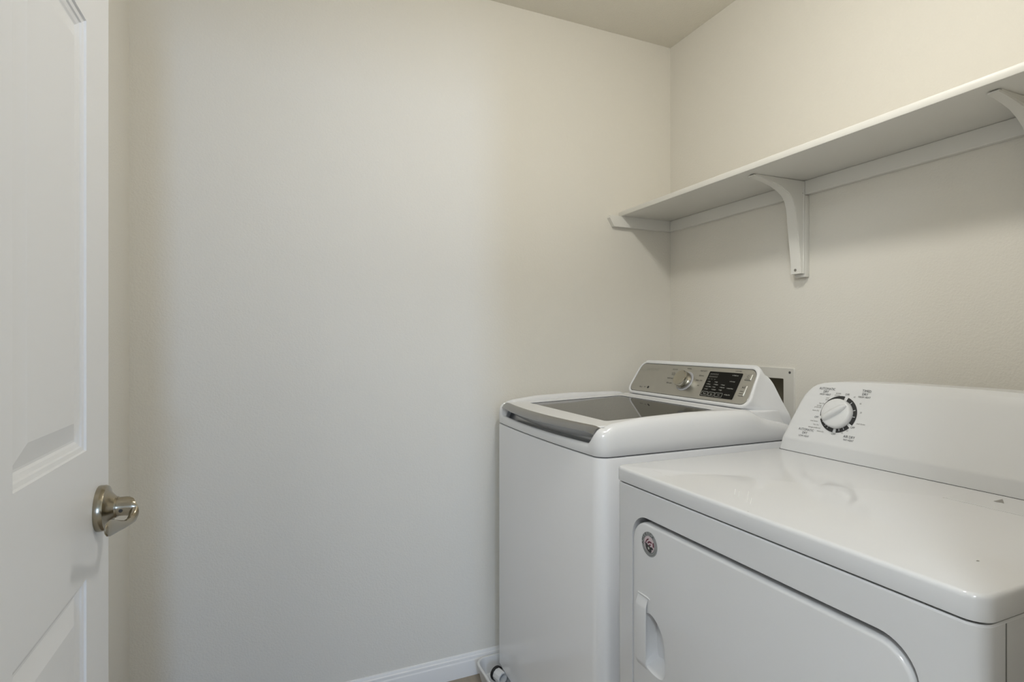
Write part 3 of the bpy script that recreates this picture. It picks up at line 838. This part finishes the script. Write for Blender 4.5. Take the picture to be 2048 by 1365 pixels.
for (u0, v0), (u1, v1) in (((0.832, 0.812), (0.800, 0.783)), ((0.826, 0.797), (0.795, 0.768)), ((0.842, 0.788), (0.784, 0.738)), ((0.810, 0.752), (0.778, 0.725))):
    dx, dy = u1 - u0, v1 - v0
    L = math.hypot(dx, dy); nx, ny = -dy / L * 0.0004, dx / L * 0.0004
    pr.poly([(u0 - nx, v0 - ny), (u1 - nx, v1 - ny), (u1 + nx, v1 + ny), (u0 + nx, v0 + ny)])
pr.build('scratches', M_SCRATCH, dr)
# console
dcon = empty('console', (1.32, 0.7195, 0.914), parent=dr)
HWT = [(0.914, 0.3555), (0.947, 0.3475), (0.972, 0.3408), (1.000, 0.3332), (1.027, 0.3255), (1.045, 0.3200), (1.060, 0.3140), (1.072, 0.3070), (1.083, 0.2970),
       (1.090, 0.2860), (1.095, 0.2710), (1.099, 0.245), (1.102, 0.2100), (1.104, 0.150), (1.1055, 0.08)]
XFT = [(0.914, 1.2550), (0.947, 1.2575), (1.06, 1.2995), (1.083, 1.309), (1.095, 1.316), (1.1055, 1.326)]
zs = [0.9145, 0.9435, 0.947, 0.951] + [0.96 + 0.01 * i for i in range(11)] + [1.066, 1.072, 1.078, 1.083, 1.087, 1.090, 1.0925, 1.095, 1.097, 1.099, 1.1005, 1.102, 1.103, 1.104, 1.105, 1.1055]
loops = []
for z in zs:
    hw, xf = lerp_tab(HWT, z), lerp_tab(XFT, z)
    lp = [Vector((1.39, 0.7195 - hw, z))]
    r = 0.010
    for i in range(7):
        t = math.pi * 0.5 * i / 6
        lp.append(Vector((xf + r - r * math.sin(t), 0.7195 - hw + r - r * math.cos(t), z)))
    for i in range(1, 12):
        lp.append(Vector((xf, 0.7195 - (hw - r) + 2 * (hw - r) * i / 12, z)))
    for i in range(7):
        t = math.pi * 0.5 * (1 - i / 6)
        lp.append(Vector((xf + r - r * math.sin(t), 0.7195 + hw - r + r * math.cos(t), z)))
    lp.append(Vector((1.39, 0.7195 + hw, z)))
    loops.append(lp)
mk('console_shell', *loft(loops), M_DPLAS, dcon, smooth=40)
DFR = frame((1.2575, 0.7195, 0.947), (0.042, 0, 0.113))
mk('console_seam', *loft([[Vector((xx, a, 0.9141)) for xx, a in rrect(1.2545, 1.385, 0.3635, 1.0755, 0.008, 3)], [Vector((xx, a, 0.9149)) for xx, a in rrect(1.2545, 1.385, 0.3635, 1.0755, 0.008, 3)]]), M_DARK, dcon, smooth=0)
KA, KB = -0.205, 0.081
pr = Print(DFR, 0.0006)
ticks = {0: [50, 20, -3], 1: [], 2: [214, 231, 243], 3: [287, 303]}
for idx, (t0, t1) in enumerate(((-30, 70), (81, 192), (202, 266), (276, 320))):
    cuts = sorted(ticks[idx])
    a = t0
    for c in cuts:
        pr.arc(KA, KB, 0.0375, 0.0472, a, c - 1.3, 12)
        pr.arc(KA, KB, 0.0435, 0.0472, c - 1.3, c + 1.3, 2)
        a = c + 1.3
    pr.arc(KA, KB, 0.0375, 0.0472, a, t1, 24)
pr.build('dial_scale', M_PRINTD, dcon)
pr = Print(DFR, 0.0006)
for s, a, b, sz in (('AUTOMATIC', -0.2498, 0.1438, 0.0088), ('DRY', -0.2514, 0.1358, 0.0088), ('OFF', -0.1937, 0.1332, 0.0074),
                    ('OFF', -0.2600, 0.0663, 0.0074), ('AUTOMATIC', -0.2800, 0.0295, 0.0088), ('DRY', -0.2817, 0.0208, 0.0088), ('OFF', -0.2045, 0.0297, 0.0074),
                    ('AIR DRY', -0.1640, 0.0284, 0.0088), ('OFF', -0.1613, 0.0524, 0.0074), ('TIMED', -0.1477, 0.1460, 0.0088), ('DRY', -0.1504, 0.1378, 0.0088)):
    pr = Print(DFR, 0.0006); pr.text(s, a, b, sz, sx=0.86); pr.build('printed_word', M_PRINTD, dcon)
for s, a, b in (('HIGH HEAT', -0.2517, 0.1283), ('LOW HEAT', -0.2823, 0.0122), ('NO HEAT', -0.1640, 0.0203), ('HIGH HEAT', -0.1505, 0.1303)):
    pr = Print(DFR, 0.0006); pr.text(s, a, b, 0.0066, sx=0.88); pr.build('printed_word', M_PRINTD, dcon)
pr = Print(DFR, 0.0006)
for s, a, b, sz in (('wrinkle', -0.2171, 0.1343, 0.0056), ('prevent', -0.2187, 0.1293, 0.0056), ('cool', -0.2428, 0.1200, 0.0056), ('down', -0.2425, 0.1151, 0.0056),
                    ('less dry', -0.2545, 0.1041, 0.006), ('energy', -0.2605, 0.0978, 0.006), ('preferred', -0.2632, 0.0928, 0.006), ('more dry', -0.2665, 0.0836, 0.006),
                    ('cool down', -0.2640, 0.0558, 0.006), ('less dry', -0.2560, 0.0469, 0.006), ('energy preferred', -0.2590, 0.0390, 0.006), ('more dry', -0.2401, 0.0314, 0.006),
                    ('10', -0.1839, 0.0355, 0.006), ('20', -0.1722, 0.0427, 0.006), ('cool down', -0.1440, 0.0640, 0.006), ('20', -0.1498, 0.0916, 0.006),
                    ('40', -0.1560, 0.1134, 0.006), ('60', -0.1740, 0.1285, 0.006)):
    pr.text(s, a, b, sz, sx=0.82)
pr.build('small_lettering', M_PRINTG, dcon)
kn = mk('dial_knob', *lathe(DFR, KA, KB, [(0.0365, 0.0008), (0.0375, 0.002), (0.0370, 0.011), (0.0355, 0.0145), (0.0330, 0.0160), (0.020, 0.0168), (0.002, 0.0170)], 56, False, True), M_DPLAS, dcon, smooth=40)
# pointer bar across the knob
ang = math.atan2(0.0376, 0.0494)
ca, sa = math.cos(ang), math.sin(ang)
def bar(u, v, h): return DFR(KA + u * ca - v * sa, KB + u * sa + v * ca, h)
loops = []
for u, w, h in ((-0.0345, 0.0045, 0.0140), (-0.033, 0.0062, 0.0190), (-0.028, 0.0075, 0.0235), (-0.015, 0.0086, 0.0260), (0.0, 0.0088, 0.0268), (0.015, 0.0082, 0.0265), (0.024, 0.0066, 0.0255), (0.030, 0.0042, 0.0235), (0.0335, 0.0016, 0.0200)):
    loops.append([bar(u, -w, 0.0150), bar(u, -w * 0.80, h - 0.003), bar(u, -w * 0.45, h - 0.0006), bar(u, 0, h), bar(u, w * 0.45, h - 0.0006), bar(u, w * 0.80, h - 0.003), bar(u, w, 0.0150)])
mk('knob_grip', *loft(loops), M_DPLAS, dcon, smooth=50)
for fx in (0.79, 1.35):
    for fy in (0.41, 1.03):
        mk('leveling_foot', *lathe(lambda a, b, h=0.0: Vector((fx + a, fy + b, 0.0 + h)), 0, 0, [(0.02, 0), (0.02, 0.010), (0.010, 0.013), (0.010, 0.022)], 16, True, True), M_RUBBER, dr)
